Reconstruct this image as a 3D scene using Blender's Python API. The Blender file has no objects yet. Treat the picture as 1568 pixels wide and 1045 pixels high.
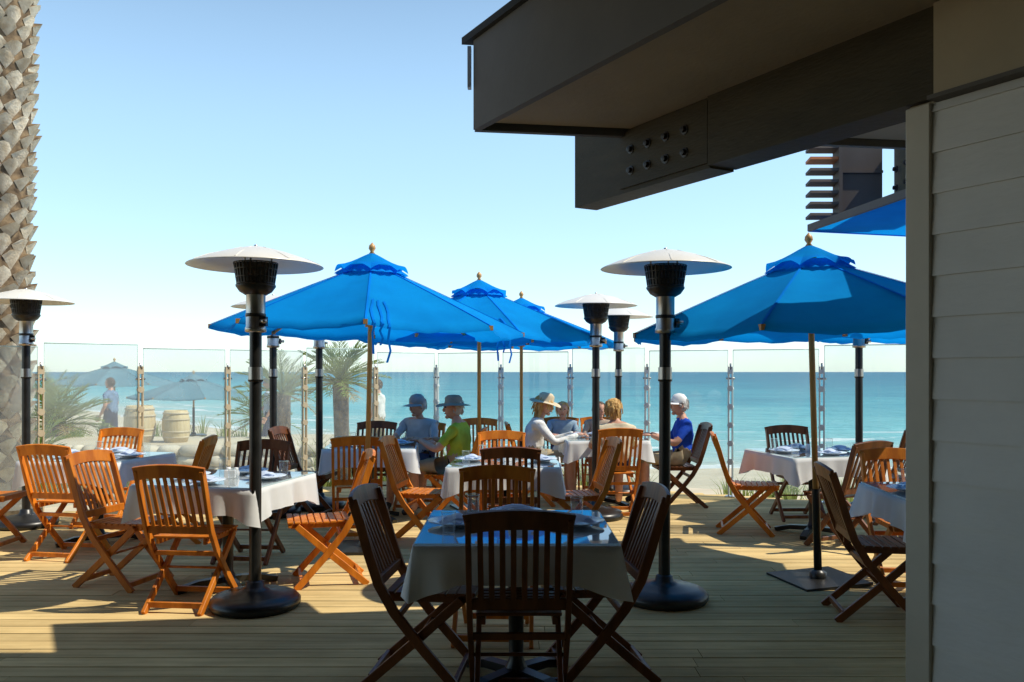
import bpy, bmesh, math, random
from mathutils import Vector, Matrix, Quaternion
random.seed(7)
R=math.radians
scene=bpy.context.scene
COL=scene.collection
# ------------------------------------------------------------------ materials
def newmat(name):
    m=bpy.data.materials.new(name); m.use_nodes=True
    nt=m.node_tree; nt.nodes.clear()
    out=nt.nodes.new('ShaderNodeOutputMaterial')
    return m,nt,out
def N(nt,t,**kw):
    n=nt.nodes.new(t)
    for k,v in kw.items():
        setattr(n,k,v)
    return n
def mat(name,c1,c2=None,rough=0.6,scale=8,stretch=(1,1,1),bump=0.0,bscale=None,metal=0.0,trans=0.0,spec=0.5,rand=0.0,coat=0.0,detail=4,attr=None,stain=0.0):
    m,nt,out=newmat(name); L=nt.links
    p=N(nt,'ShaderNodeBsdfPrincipled')
    p.inputs['Roughness'].default_value=rough
    p.inputs['Metallic'].default_value=metal
    p.inputs['Specular IOR Level'].default_value=spec
    p.inputs['Coat Weight'].default_value=coat
    if c2 is None: c2=tuple(x*0.82 for x in c1)
    tc=N(nt,'ShaderNodeTexCoord'); mp=N(nt,'ShaderNodeMapping')
    mp.inputs['Scale'].default_value=stretch
    L.new(tc.outputs['Object'],mp.inputs['Vector'])
    no=N(nt,'ShaderNodeTexNoise'); no.inputs['Scale'].default_value=scale; no.inputs['Detail'].default_value=detail
    L.new(mp.outputs[0],no.inputs['Vector'])
    rp=N(nt,'ShaderNodeValToRGB')
    rp.color_ramp.elements[0].position=0.35; rp.color_ramp.elements[1].position=0.65
    rp.color_ramp.elements[0].color=(*c2,1); rp.color_ramp.elements[1].color=(*c1,1)
    L.new(no.outputs['Fac'],rp.inputs[0])
    col=rp.outputs[0]
    if stain>0:   # large soft weathering patches
        ns=N(nt,'ShaderNodeTexNoise'); ns.inputs['Scale'].default_value=.9; ns.inputs['Detail'].default_value=7; ns.inputs['Roughness'].default_value=.65
        L.new(tc.outputs['Object'],ns.inputs['Vector'])
        ms=N(nt,'ShaderNodeMapRange'); ms.inputs['From Min'].default_value=.35; ms.inputs['From Max'].default_value=.65; ms.inputs['To Min'].default_value=1-stain; ms.inputs['To Max'].default_value=1+stain*.3
        L.new(ns.outputs['Fac'],ms.inputs['Value'])
        h0=N(nt,'ShaderNodeHueSaturation'); L.new(ms.outputs[0],h0.inputs['Value']); L.new(col,h0.inputs['Color']); col=h0.outputs[0]
    if rand>0 or attr:
        hs=N(nt,'ShaderNodeHueSaturation')
        mr=N(nt,'ShaderNodeMapRange')
        if attr:
            a=N(nt,'ShaderNodeAttribute'); a.attribute_name=attr; L.new(a.outputs['Fac'],mr.inputs['Value'])
        else:
            oi=N(nt,'ShaderNodeObjectInfo'); L.new(oi.outputs['Random'],mr.inputs['Value'])
        mr.inputs['To Min'].default_value=1-rand; mr.inputs['To Max'].default_value=1+rand
        L.new(mr.outputs[0],hs.inputs['Value']); L.new(col,hs.inputs['Color']); col=hs.outputs[0]
    L.new(col,p.inputs['Base Color'])
    if bump>0:
        n2=N(nt,'ShaderNodeTexNoise'); n2.inputs['Scale'].default_value=bscale or scale*3; n2.inputs['Detail'].default_value=5
        L.new(mp.outputs[0],n2.inputs['Vector'])
        b=N(nt,'ShaderNodeBump'); b.inputs['Strength'].default_value=bump; b.inputs['Distance'].default_value=0.01
        L.new(n2.outputs['Fac'],b.inputs['Height']); L.new(b.outputs[0],p.inputs['Normal'])
    if trans>0:
        t=N(nt,'ShaderNodeBsdfTranslucent'); L.new(col,t.inputs['Color'])
        mx=N(nt,'ShaderNodeMixShader'); mx.inputs[0].default_value=trans
        L.new(p.outputs[0],mx.inputs[1]); L.new(t.outputs[0],mx.inputs[2]); L.new(mx.outputs[0],out.inputs[0])
    else:
        L.new(p.outputs[0],out.inputs[0])
    return m
def glassmat(name,veil,tint=(1,1,1),gloss=1.0,hcol=(.9,.95,.95)):
    m,nt,out=newmat(name); L=nt.links
    tr=N(nt,'ShaderNodeBsdfTransparent'); tr.inputs[0].default_value=(*tint,1)
    gl=N(nt,'ShaderNodeBsdfGlossy'); gl.inputs['Roughness'].default_value=0.02
    lw=N(nt,'ShaderNodeLayerWeight'); lw.inputs[0].default_value=.5
    pw=N(nt,'ShaderNodeMath',operation='POWER'); pw.inputs[1].default_value=5; L.new(lw.outputs['Facing'],pw.inputs[0])
    ml=N(nt,'ShaderNodeMath',operation='MULTIPLY_ADD'); ml.inputs[1].default_value=gloss*.95; ml.inputs[2].default_value=.05*gloss; L.new(pw.outputs[0],ml.inputs[0]); ml.use_clamp=True
    m1=N(nt,'ShaderNodeMixShader'); L.new(ml.outputs[0],m1.inputs[0]); L.new(tr.outputs[0],m1.inputs[1]); L.new(gl.outputs[0],m1.inputs[2])
    if veil>0:  # white diffuse layer painted in for washed-out reflections on the glass
        df=N(nt,'ShaderNodeBsdfDiffuse'); df.inputs[0].default_value=(*hcol,1)
        tl=N(nt,'ShaderNodeBsdfTranslucent'); tl.inputs[0].default_value=(*hcol,1)
        m3=N(nt,'ShaderNodeMixShader'); m3.inputs[0].default_value=.5; L.new(df.outputs[0],m3.inputs[1]); L.new(tl.outputs[0],m3.inputs[2])
        tc=N(nt,'ShaderNodeTexCoord'); no=N(nt,'ShaderNodeTexNoise'); no.inputs['Scale'].default_value=1.3; no.inputs['Detail'].default_value=5
        L.new(tc.outputs['Object'],no.inputs['Vector'])
        mr=N(nt,'ShaderNodeMapRange'); mr.inputs['From Min'].default_value=.3; mr.inputs['From Max'].default_value=.7
        mr.inputs['To Min'].default_value=veil*.6; mr.inputs['To Max'].default_value=veil*1.4
        L.new(no.outputs['Fac'],mr.inputs['Value'])
        m2=N(nt,'ShaderNodeMixShader'); L.new(mr.outputs[0],m2.inputs[0]); L.new(m1.outputs[0],m2.inputs[1]); L.new(m3.outputs[0],m2.inputs[2])
        L.new(m2.outputs[0],out.inputs[0])
    else: L.new(m1.outputs[0],out.inputs[0])
    return m
TEAK=mat('teak_wood',(.68,.215,.018),(.46,.125,.010),rough=.42,scale=5,stretch=(3,3,.6),bump=.15,rand=.25,spec=.3)
TEAK_SHADE=mat('teak_shade_painted',(.22,.07,.018),(.12,.038,.010),rough=.4,scale=5,stretch=(3,3,.6),bump=.15,rand=.3,spec=.35)  # same teak with the shade on the chairs put into its colour
LIGHTWOOD=mat('umbrella_pole_wood',(.62,.34,.11),(.48,.25,.07),rough=.4,scale=6,stretch=(2,2,.3))
FABRIC=mat('blue_canvas',(.004,.36,.95),(.003,.31,.87),rough=.9,scale=2.5,trans=.5,bump=.3,bscale=5,spec=.06,attr='tone',rand=.12,stain=.12)
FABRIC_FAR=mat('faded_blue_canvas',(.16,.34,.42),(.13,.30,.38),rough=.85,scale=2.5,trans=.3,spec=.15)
BLACK=mat('black_powder_coat',(.010,.010,.009),(.02,.019,.017),rough=.35,scale=12)
STEEL=mat('brushed_steel',(.55,.53,.50),(.42,.40,.38),rough=.32,scale=9,stretch=(1,1,.2),metal=1)
DISC=mat('aluminium_reflector',(.88,.85,.77),(.82,.79,.71),rough=.35,scale=3,metal=.2)
MESH=mat('black_burner_mesh',(.016,.014,.012),(.05,.045,.04),rough=.6,scale=60)
CLOTH=mat('white_tablecloth',(.86,.86,.84),(.81,.82,.81),rough=.9,scale=5,trans=.25,bump=.2,bscale=9,spec=.1)
TGLASS=glassmat('table_glass_top',0,(.95,.99,1.0),1.5)
WGLASS=glassmat('windscreen_glass',.15,(.88,.96,.96),1.2)
WGLASSL=glassmat('windscreen_reflection_veil',.27,(.88,.96,.96),1.2)  # left panels: stronger painted veil in place of reflections
DGLASS=glassmat('drinking_glass',.04,(.95,.97,.97),1.2)
PLATE=mat('blue_white_plate',(.70,.76,.84),(.64,.72,.82),rough=.2,scale=3)
NAPK=mat('blue_napkin',(.66,.73,.85),(.58,.67,.82),rough=.9,scale=10,trans=.2)
CHINA=mat('white_china',(.8,.8,.8),rough=.2)
DECK=mat('deck_boards',(.74,.545,.255),(.59,.42,.185),rough=.85,scale=4,stretch=(.35,5,1),bump=.35,bscale=9,rand=.16,attr='tone',spec=.06,stain=.22)
FASC=mat('grey_painted_fascia',(.16,.145,.128),(.14,.128,.113),rough=.75,scale=1.5,bump=.15,bscale=30,stain=.15,spec=.3)
SOFF=mat('tan_soffit',(.38,.30,.195),(.34,.27,.175),rough=.85,scale=2,bump=.3,bscale=40,stain=.12)
BEAM=mat('olive_brown_beam',(.065,.050,.024),(.048,.037,.017),rough=.65,scale=3,stretch=(1,1,4),bump=.3,bscale=25,spec=.3)
PANEL=mat('tan_wall_panel',(.46,.375,.25),(.42,.345,.23),rough=.8,scale=2,bump=.15,bscale=40,stain=.1)
SIDING=mat('white_clapboard',(.76,.745,.71),(.71,.695,.66),rough=.55,scale=1.2,stretch=(1,1,3),bump=.2,bscale=14,spec=.4,stain=.12)
TRIM=mat('cream_trim',(.58,.53,.43),(.53,.485,.39),rough=.55,scale=2,stain=.12)
ROOFING=mat('dark_roofing',(.03,.028,.025),rough=.9,scale=30)
POSTM=mat('windscreen_post_paint',(.76,.76,.72),(.68,.68,.64),rough=.5,scale=6)
POSTW=mat('windscreen_post_tan',(.62,.52,.35),(.54,.44,.29),rough=.6,scale=6)
ORANGE=mat('redwood_stain',(.55,.16,.04),(.42,.12,.03),rough=.6,scale=4)
BROWN=mat('grey_brown_board',(.12,.09,.072),(.10,.075,.06),rough=.7,scale=5,stretch=(1,1,.3))
BARK=mat('palm_bark',(.26,.18,.10),(.07,.045,.025),rough=.9,scale=9,bump=.6,bscale=30)
BARKT=mat('palm_leaf_scar',(.94,.84,.66),(.66,.54,.38),rough=.9,scale=10,bump=.6,bscale=40,attr='tone',rand=.2,spec=.1)
FROND=mat('palm_leaves',(.27,.34,.07),(.15,.21,.04),rough=.5,scale=3,trans=.35)
DRYF=mat('dry_palm_leaves',(.42,.33,.15),(.30,.22,.10),rough=.8,scale=3,trans=.2)
SANDM=mat('sand',(.62,.54,.39),(.52,.44,.31),rough=.95,scale=.8,bump=.5,bscale=3,detail=8)
STONE=mat('pale_stone',(.60,.54,.42),(.46,.41,.32),rough=.9,scale=5,bump=.5,attr='tone',rand=.25)
BARREL=mat('tan_barrel',(.66,.53,.31),(.56,.43,.24),rough=.7,scale=5,stretch=(5,5,.6))
GRASS=mat('beach_grass',(.32,.36,.09),(.20,.25,.06),rough=.7,scale=4,trans=.3)
SKIN=mat('skin',(.58,.31,.20),(.52,.26,.17),rough=.55,scale=20)
def cl(name,c): return mat(name,c,tuple(x*.75 for x in c),rough=.9,scale=9,bump=.6,bscale=12,spec=.1)
DARK=mat('dark_detail',(.02,.015,.015),rough=.5)
LIP=mat('lips',(.40,.14,.11),rough=.5)
EDGE=mat('glass_edge',(.66,.80,.78),(.6,.74,.72),rough=.2,scale=4,trans=.4)
# ------------------------------------------------------------------ mesh builder
class MB:
    def __init__(s): s.v=[];s.f=[];s.m=[];s.sm=[];s.t=[];s.tone=0.5
    def add(s,vs,fs,mi=0,smooth=False):
        o=len(s.v); s.v+= [tuple(v) for v in vs]
        for f in fs:
            s.f.append([i+o for i in f]); s.m.append(mi); s.sm.append(smooth); s.t.append(s.tone)
    def box(s,c,sz,mi=0,M=None):
        x,y,z=[a/2 for a in sz]
        vs=[Vector((i*x,j*y,k*z)) for k in(-1,1) for j in(-1,1) for i in(-1,1)]
        if M: vs=[M@v for v in vs]
        c=Vector(c); vs=[v+c for v in vs]
        s.add(vs,[(0,2,3,1),(4,5,7,6),(0,1,5,4),(2,6,7,3),(0,4,6,2),(1,3,7,5)],mi)
    def sweep(s,path,w,h,up=(0,0,1),mi=0,side=None):
        P=[Vector(p) for p in path]; vs=[];fs=[]
        for i,p in enumerate(P):
            d=(P[min(i+1,len(P)-1)]-P[max(i-1,0)]).normalized()
            sd=Vector(side) if side else d.cross(Vector(up)).normalized()
            n=sd.cross(d).normalized()
            for a,b in((-1,-1),(1,-1),(1,1),(-1,1)): vs.append(p+sd*w/2*a+n*h/2*b)
        for i in range(len(P)-1):
            o=i*4
            for k in range(4): fs.append((o+k,o+(k+1)%4,o+4+(k+1)%4,o+4+k))
        fs.append((3,2,1,0)); o=(len(P)-1)*4; fs.append((o,o+1,o+2,o+3))
        s.add(vs,fs,mi)
    def lathe(s,prof,c=(0,0,0),n=24,mi=0,smooth=True,M=None):
        vs=[];fs=[];c=Vector(c)
        for r,z in prof:
            for k in range(n):
                a=2*math.pi*k/n; v=Vector((r*math.cos(a),r*math.sin(a),z))
                if M: v=M@v
                vs.append(v+c)
        for i in range(len(prof)-1):
            for k in range(n): fs.append((i*n+k,i*n+(k+1)%n,(i+1)*n+(k+1)%n,(i+1)*n+k))
        s.add(vs,fs,mi,smooth)
    def tube(s,path,rad,n=8,mi=0,cap=True):
        P=[Vector(p) for p in path]; vs=[];fs=[]
        if not isinstance(rad,(list,tuple)): rad=[rad]*len(P)
        for i,p in enumerate(P):
            d=(P[min(i+1,len(P)-1)]-P[max(i-1,0)]).normalized()
            u=Vector((0,0,1)) if abs(d.z)<.9 else Vector((1,0,0))
            a1=d.cross(u).normalized(); a2=d.cross(a1)
            for k in range(n):
                a=2*math.pi*k/n; vs.append(p+(a1*math.cos(a)+a2*math.sin(a))*rad[i])
        for i in range(len(P)-1):
            for k in range(n): fs.append((i*n+k,i*n+(k+1)%n,(i+1)*n+(k+1)%n,(i+1)*n+k))
        if cap: fs.append(tuple(range(n))[::-1]); fs.append(tuple((len(P)-1)*n+k for k in range(n)))
        s.add(vs,fs,mi,True)
    def ell(s,c,r,mi=0,n=14,m=9,fn=None,M=None,zmin=None):
        vs=[];fs=[];c=Vector(c)
        for i in range(m+1):
            th=math.pi*i/m
            for k in range(n):
                a=2*math.pi*k/n; v=Vector((r[0]*math.sin(th)*math.cos(a),r[1]*math.sin(th)*math.sin(a),r[2]*math.cos(th)))
                if fn: v=fn(v)
                if M: v=M@v
                vs.append(v+c)
        for i in range(m):
            for k in range(n): fs.append((i*n+k,(i+1)*n+k,(i+1)*n+(k+1)%n,i*n+(k+1)%n))
        s.add(vs,fs,mi,True)
    def mesh(s,name,mats,bevel=0):
        me=bpy.data.meshes.new(name); me.from_pydata(s.v,[],s.f)
        for m in mats: me.materials.append(m)
        me.polygons.foreach_set('material_index',s.m); me.polygons.foreach_set('use_smooth',s.sm)
        a=me.attributes.new('tone','FLOAT','FACE'); a.data.foreach_set('value',s.t)
        me.update()
        bm=bmesh.new(); bm.from_mesh(me)
        if bevel: bmesh.ops.bevel(bm,geom=bm.edges[:],offset=bevel,segments=1,affect='EDGES',profile=.5)
        bmesh.ops.recalc_face_normals(bm,faces=bm.faces[:]); bm.to_mesh(me); bm.free()
        return me
    def obj(s,name,mats,loc=(0,0,0),rot=0,bevel=0,parent=None):
        return place(name,s.mesh(name,mats,bevel),loc,rot,parent)
def place(name,me,loc=(0,0,0),rot=0,parent=None,scale=1):
    o=bpy.data.objects.new(name,me); COL.objects.link(o); o.location=loc; o.rotation_euler=(0,0,R(rot)); o.scale=(scale,)*3
    if parent: o.parent=parent
    return o
def empty(name,loc=(0,0,0)):
    o=bpy.data.objects.new(name,None); COL.objects.link(o); o.location=loc; o.empty_display_size=.2; return o
# ------------------------------------------------------------------ terrain, ocean, deck
def sst(a,b,x):
    t=max(0,min(1,(x-a)/(b-a))); return t*t*(3-2*t)
def shoreY(X): return 36+max(0,min(60,-X*1.2))
def terr(X,Y):
    ys=shoreY(X); L=sst(1,-5,X)
    y0=11+L*14; top=-.38+0.05*L
    t=(Y-y0)/(ys-y0)
    z=top if t<0 else top+(-2.6-top)*min(t,3)
    if t>-.05: z+=.12*math.sin(X*.9+Y*.4)*math.sin(Y*.7-X*.2)*sst(-.05,.2,t)*sst(1.1,.7,t)
    return z
def axis(a,b,c,d,fine,coarse):
    r=[];x=a
    while x<d:
        r.append(x); x+= fine if b<=x<c else coarse
    r.append(d); return r
xs=axis(-400,-30,30,400,.8,10); ys=axis(-80,8,60,160,.8,5)
mb=MB(); vs=[(x,y,terr(x,y)) for y in ys for x in xs]; n=len(xs)
mb.add(vs,[(j*n+i,j*n+i+1,(j+1)*n+i+1,(j+1)*n+i) for j in range(len(ys)-1) for i in range(n-1)],0,True)
mb.obj('sand_beach',[SANDM])
# ocean material
m,nt,out=newmat('sea_water'); L=nt.links
tc=N(nt,'ShaderNodeTexCoord'); sp=N(nt,'ShaderNodeSeparateXYZ'); L.new(tc.outputs['Object'],sp.inputs[0])
def M2(op,a,b=None):
    n=N(nt,'ShaderNodeMath',operation=op)
    for i,v in enumerate((a,b)):
        if v is None: continue
        if hasattr(v,'links'): L.new(v,n.inputs[i])
        else: n.inputs[i].default_value=v
    return n.outputs[0]
negx=M2('MULTIPLY',sp.outputs[0],-1.2); cx=M2('MINIMUM',M2('MAXIMUM',negx,0.0),60.0)
shore=M2('ADD',cx,36.0); dist=M2('SUBTRACT',sp.outputs[1],shore)
nz=N(nt,'ShaderNodeTexNoise'); nz.inputs['Scale'].default_value=.12; nz.inputs['Detail'].default_value=6
mp=N(nt,'ShaderNodeMapping'); mp.inputs['Scale'].default_value=(.35,1,1); L.new(tc.outputs['Object'],mp.inputs[0]); L.new(mp.outputs[0],nz.inputs['Vector'])
inv=M2('DIVIDE',shore,M2('MAXIMUM',sp.outputs[1],1.0))
inv2=M2('ADD',inv,M2('MULTIPLY',M2('SUBTRACT',nz.outputs['Fac'],.5),.6))
rp=N(nt,'ShaderNodeValToRGB'); cr=rp.color_ramp
cr.elements[0].position=0; cr.elements[0].color=(.012,.13,.22,1)
cr.elements[1].position=1; cr.elements[1].color=(.44,.50,.42,1)
for p,c in((.10,(.02,.18,.26)),(.32,(.06,.31,.37)),(.60,(.15,.44,.46)),(.85,(.30,.50,.48))):
    e=cr.elements.new(p); e.color=(*c,1)
L.new(inv2,rp.inputs[0])
n3=N(nt,'ShaderNodeTexNoise'); n3.inputs['Scale'].default_value=.5; n3.inputs['Detail'].default_value=8; L.new(mp.outputs[0],n3.inputs['Vector'])
ph=M2('ADD',M2('MULTIPLY',dist,.9),M2('MULTIPLY',nz.outputs['Fac'],14.0))
sn=M2('SINE',ph); fo=M2('MULTIPLY',M2('GREATER_THAN',sn,.8),M2('LESS_THAN',dist,22.0))
fo=M2('MULTIPLY',fo,M2('GREATER_THAN',n3.outputs['Fac'],.5))
fo=M2('MAXIMUM',fo,M2('LESS_THAN',M2('ADD',dist,M2('MULTIPLY',nz.outputs['Fac'],4.0)),2.6))
mx=N(nt,'ShaderNodeMix',data_type='RGBA'); L.new(M2('MULTIPLY',fo,.75),mx.inputs[0]); L.new(rp.outputs[0],mx.inputs[6]); mx.inputs[7].default_value=(.8,.82,.8,1)
p=N(nt,'ShaderNodeBsdfPrincipled'); L.new(mx.outputs[2],p.inputs['Base Color']); p.inputs['Roughness'].default_value=.4; p.inputs['Specular IOR Level'].default_value=.12
wn=N(nt,'ShaderNodeTexNoise'); wn.inputs['Scale'].default_value=.9; wn.inputs['Detail'].default_value=6; L.new(mp.outputs[0],wn.inputs['Vector'])
b=N(nt,'ShaderNodeBump'); b.inputs['Strength'].default_value=1.0; b.inputs['Distance'].default_value=1.1; L.new(wn.outputs['Fac'],b.inputs['Height']); L.new(b.outputs[0],p.inputs['Normal'])
L.new(p.outputs[0],out.inputs[0]); SEA=m
mb=MB(); mb.add([(-9000,20,-2.6),(9000,20,-2.6),(9000,12000,-2.6),(-9000,12000,-2.6)],[(0,1,2,3)]); mb.obj('ocean',[SEA])
# deck
FR=[(6.6,8.22),(4.45,9.28),(3.55,9.73),(2.62,10.18),(1.69,10.62),(.76,11.08),(-.15,11.52),(-1.07,12.0)]
FL=[(-1.07,12.0),(-1.83,11.37),(-2.62,10.72),(-3.38,10.09),(-4.14,9.46),(-4.9,8.83),(-5.68,8.19),(-6.45,7.55),(-7.2,6.93)]
def xr(Y): return min(9,4.45+(9.28-Y)*2.026+.15)
def xl(Y): return max(-9.0,-4.9+(Y-8.83)*1.21-.12)
mb=MB(); Y=-3.0; w=.138
while Y<12.0:
    a,b_=xl(Y),xr(Y)
    if Y>11.9: break
    x=a; first=True
    while x<b_-.05:
        ln=random.uniform(1.2,3.6) if first else 3.6; first=False
        e=min(x+ln,b_); mb.tone=random.random()
        mb.box(((x+e)/2,Y+w/2,-.015+random.uniform(-.001,.001)),(e-x-.004,w-.009,.03)); x=e
    Y+=w
mb.tone=.5
mb.obj('wooden_deck',[DECK])
mb=MB()
mb.box((0,4,-.2),(17.6,9.0,.25)); mb.sweep([(FR[i][0],FR[i][1],-.17) for i in range(8)],.05,.24); mb.sweep([(p[0],p[1],-.17) for p in FL],.05,.24)
mb.add([(-6,8.2,-.06),(6,8.2,-.06),(-1.07,11.9,-.06)],[(0,1,2)])
mb.obj('deck_substructure',[BEAM])
# ------------------------------------------------------------------ windscreen
ws=empty('glass_windscreen')
def post_mesh(tan):
    mb=MB()
    for sx in(-.022,.022): mb.box((sx,0,.78),(.012,.05,1.56),0)
    for z in(.2,.42,.64,.86,1.08,1.30): 
        mb.lathe([(0,-.03),(.035,-.03),(.035,.03),(0,.03)],(0,0,z),12,0,False,Matrix.Rotation(R(90),3,'X'))
    mb.box((0,0,1.5),(.06,.055,.05),0); mb.box((0,0,.006),(.12,.12,.012),1)
    mb.tube([(0,0,1.52),(0,0,1.6)],.012,8,1)
    mb.tube([(-.05,0,1.42),(.05,0,1.42)],.012,8,1)
    return mb.mesh('windscreen_post',[POSTW if tan else POSTM,STEEL])
pm=[post_mesh(False),post_mesh(True)]
def fence(pts,k):
    for i,(x,y) in enumerate(pts):
        if k==1 and i==0: continue
        nx,ny=pts[min(i+1,len(pts)-1)]; ox,oy=pts[max(i-1,0)]
        a=math.degrees(math.atan2(ny-oy,nx-ox))
        place('post',pm[k],(x,y,0),a,ws)
    for i in range(len(pts)-1):
        a=Vector((*pts[i],0));b=Vector((*pts[i+1],0)); d=(b-a).normalized(); a=a+d*.03; b=b-d*.03
        mb=MB(); top=1.76+(.04 if i%3==1 else 0)
        mb.add([a+Vector((0,0,.08)),b+Vector((0,0,.08)),b+Vector((0,0,top)),a+Vector((0,0,top))],[(0,1,2,3)])
        mb.tube([a+Vector((0,0,top)),b+Vector((0,0,top))],.006,6,1)
        for q in(a,b): mb.tube([q+Vector((0,0,.08)),q+Vector((0,0,top))],.004,6,1)
        mb.obj('glass_panel',[WGLASSL if k==1 and i>1 else WGLASS,EDGE],parent=ws)
fence(FR,0); fence(FL,1)
# ------------------------------------------------------------------ chairs
def chair_mesh(m_):
    mb=MB()
    back=[(-.30,.895),(-.262,.78),(-.222,.64),(-.175,.50),(-.10,.37),(.03,.21),(.22,0.0)]
    for sx in(-1,1):
        mb.sweep([(sx*.212,y,z) for y,z in back],.024,.046,side=(1,0,0))
        mb.sweep([(sx*.182,.215,.43),(sx*.182,.0,.235),(sx*.182,-.27,0)],.024,.044,side=(1,0,0))
        mb.sweep([(sx*.155,-.15,.43),(sx*.155,.255,.43)],.022,.036,side=(1,0,0))
    def by(z):
        for (y0,z0),(y1,z1) in zip(back,back[1:]):
            if z1<=z<=z0: return y0+(y1-y0)*(z0-z)/(z0-z1)
        return back[0][0]
    rp=[]
    for i in range(9):
        t=i/8*2-1; rp.append((t*.225,-.298-.022*(1-t*t),.872+.022*(1-t*t)))
    mb.sweep(rp,.022,.085,up=(0,-.25,1))
    mb.sweep([(-.2,by(.51),.51),(.2,by(.51),.51)],.022,.05)
    for i in range(8):
        x=-.162+i*.0463; t=x/.225
        mb.sweep([(x,by(.52),.52),(x,by(.68)-.012*(1-t*t),.68),(x,-.295-.02*(1-t*t),.855)],.024,.011,side=(1,0,0))
    for i in range(9):
        y=-.13+i*.0485; mb.box((0,y,.456-.006*math.sin(i/8*math.pi)),(.37,.04,.014))
    mb.box((0,.262,.44),(.36,.022,.04))
    mb.tube([(-.2,.0,.235),(.2,0,.235)],.009,8)
    mb.box((0,.185,.045),(.40,.022,.035)); mb.box((0,-.225,.05),(.36,.022,.035)); mb.box((0,-.09,.345),(.41,.022,.03))
    return mb.mesh('folding_chair',[m_],bevel=.0025)
CH=[chair_mesh(TEAK),chair_mesh(TEAK_SHADE)]  # second mesh carries the teak with painted shade
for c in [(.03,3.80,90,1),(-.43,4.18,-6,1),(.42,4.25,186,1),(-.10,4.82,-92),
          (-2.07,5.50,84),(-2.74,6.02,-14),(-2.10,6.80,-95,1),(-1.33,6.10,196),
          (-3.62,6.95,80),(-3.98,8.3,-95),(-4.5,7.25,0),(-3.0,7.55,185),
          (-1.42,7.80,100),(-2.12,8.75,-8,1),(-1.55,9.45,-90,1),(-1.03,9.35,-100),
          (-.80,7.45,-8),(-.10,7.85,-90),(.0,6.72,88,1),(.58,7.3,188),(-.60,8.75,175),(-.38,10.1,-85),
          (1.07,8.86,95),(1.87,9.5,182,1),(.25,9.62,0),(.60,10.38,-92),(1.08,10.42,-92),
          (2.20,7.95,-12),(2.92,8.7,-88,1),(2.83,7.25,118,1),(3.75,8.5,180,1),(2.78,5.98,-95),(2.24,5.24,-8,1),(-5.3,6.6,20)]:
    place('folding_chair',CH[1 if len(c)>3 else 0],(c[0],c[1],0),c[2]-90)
# ------------------------------------------------------------------ tables
def table_mesh(seed,hs=.447):
    rnd=random.Random(seed); mb=MB()
    per=[];K=28
    cor=[(-hs,-hs),(hs,-hs),(hs,hs),(-hs,hs)]
    for c in range(4):
        a=Vector(cor[c]);b=Vector(cor[(c+1)%4])
        for k in range(K): per.append((a.lerp(b,k/K),k/K,c))
    n=len(per);vs=[];fs=[]
    rows=6; ph=[rnd.uniform(0,6) for _ in range(8)]
    for r in range(rows+1):
        t=r/rows
        for i,(p,s,c) in enumerate(per):
            e=abs(s-.5)*2; drop=.165+.07*max(0,(e-.55)/.45)**1.3
            wv=.014*math.sin(s*19+ph[c])+.012*math.sin(s*33+ph[c+4])
            cn=p.normalized()
            outw=(.004+t*(.012+wv+.03*e**6))
            nrm=[Vector((0,-1)),Vector((1,0)),Vector((0,1)),Vector((-1,0))][c]
            q=p+nrm*outw+(cn*(.02*t) if (s==0) else Vector((0,0)))
            vs.append((q.x,q.y,.75-.003*(1 if r else 0)-drop*t))
        if r:
            o=(r-1)*n
            for i in range(n): fs.append((o+i,o+(i+1)%n,o+n+(i+1)%n,o+n+i))
    fs.append(tuple(range(n)))
    mb.add(vs,fs,0,False)
    for i in range(len(mb.f)-1): mb.sm[i]=True
    mb.box((0,0,.73),(hs*2-.02,hs*2-.02,.025),2)
    g=hs-.006
    mb.add([(-g,-g,.760),(g,-g,.760),(g,g,.760),(-g,g,.760)],[(0,1,2,3)],1)
    for a,b in(((-g,-g),(g,-g)),((g,-g),(g,g)),((g,g),(-g,g)),((-g,g),(-g,-g))): mb.add([(*a,.7515),(*b,.7515),(*b,.7598),(*a,.7598)],[(0,1,2,3)],3)
    mb.lathe([(.0,.72),(.16,.72),(.15,.70),(.04,.68),(.035,.12),(.06,.06),(.07,.05)],n=16,mi=2)
    for a in range(4):
        M=Matrix.Rotation(R(45+90*a),3,'Z'); mb.sweep([M@Vector((0,0,.06)),M@Vector((.2,0,.05)),M@Vector((.34,0,.015))],.06,.04,mi=2)
    return mb.mesh('dining_table',[CLOTH,TGLASS,BLACK,EDGE])
TM=[table_mesh(i) for i in range(3)]
mb=MB(); mb.lathe([(0,.004),(.07,.004),(.085,.012),(.135,.022),(.137,.025),(.085,.016),(.06,.010),(0,.010)],n=28); PL=mb.mesh('dinner_plate',[PLATE])
mb=MB()
for k,(h,rz) in enumerate(((.0,0),(.014,25))):
    M=Matrix.Rotation(R(rz),3,'Z'); vs=[M@Vector((x*(.09-k*.02),y*(.055-k*.008),h+.012*(1-abs(x)**2)+.008*math.sin(3*y+k))) for y in(-1,-.5,0,.5,1) for x in(-1,-.6,-.2,.2,.6,1)]
    mb.add(vs,[(j*6+i,j*6+i+1,j*6+6+i+1,j*6+6+i) for j in range(4) for i in range(5)],0,True)
NK=mb.mesh('folded_napkin',[NAPK])
mb=MB(); mb.lathe([(0,.003),(.028,.003),(.033,.10)],n=16); mb.lathe([(.033,.10),(.0335,.102),(.0325,.102),(.033,.10)],n=16,mi=1); GL=mb.mesh('drinking_glass',[DGLASS,EDGE])
mb=MB(); mb.lathe([(0,0),(.022,0),(.024,.03),(.018,.05),(.016,.065),(0,.068)],n=12); SH=mb.mesh('salt_shaker',[CHINA])
mb=MB()
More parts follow.
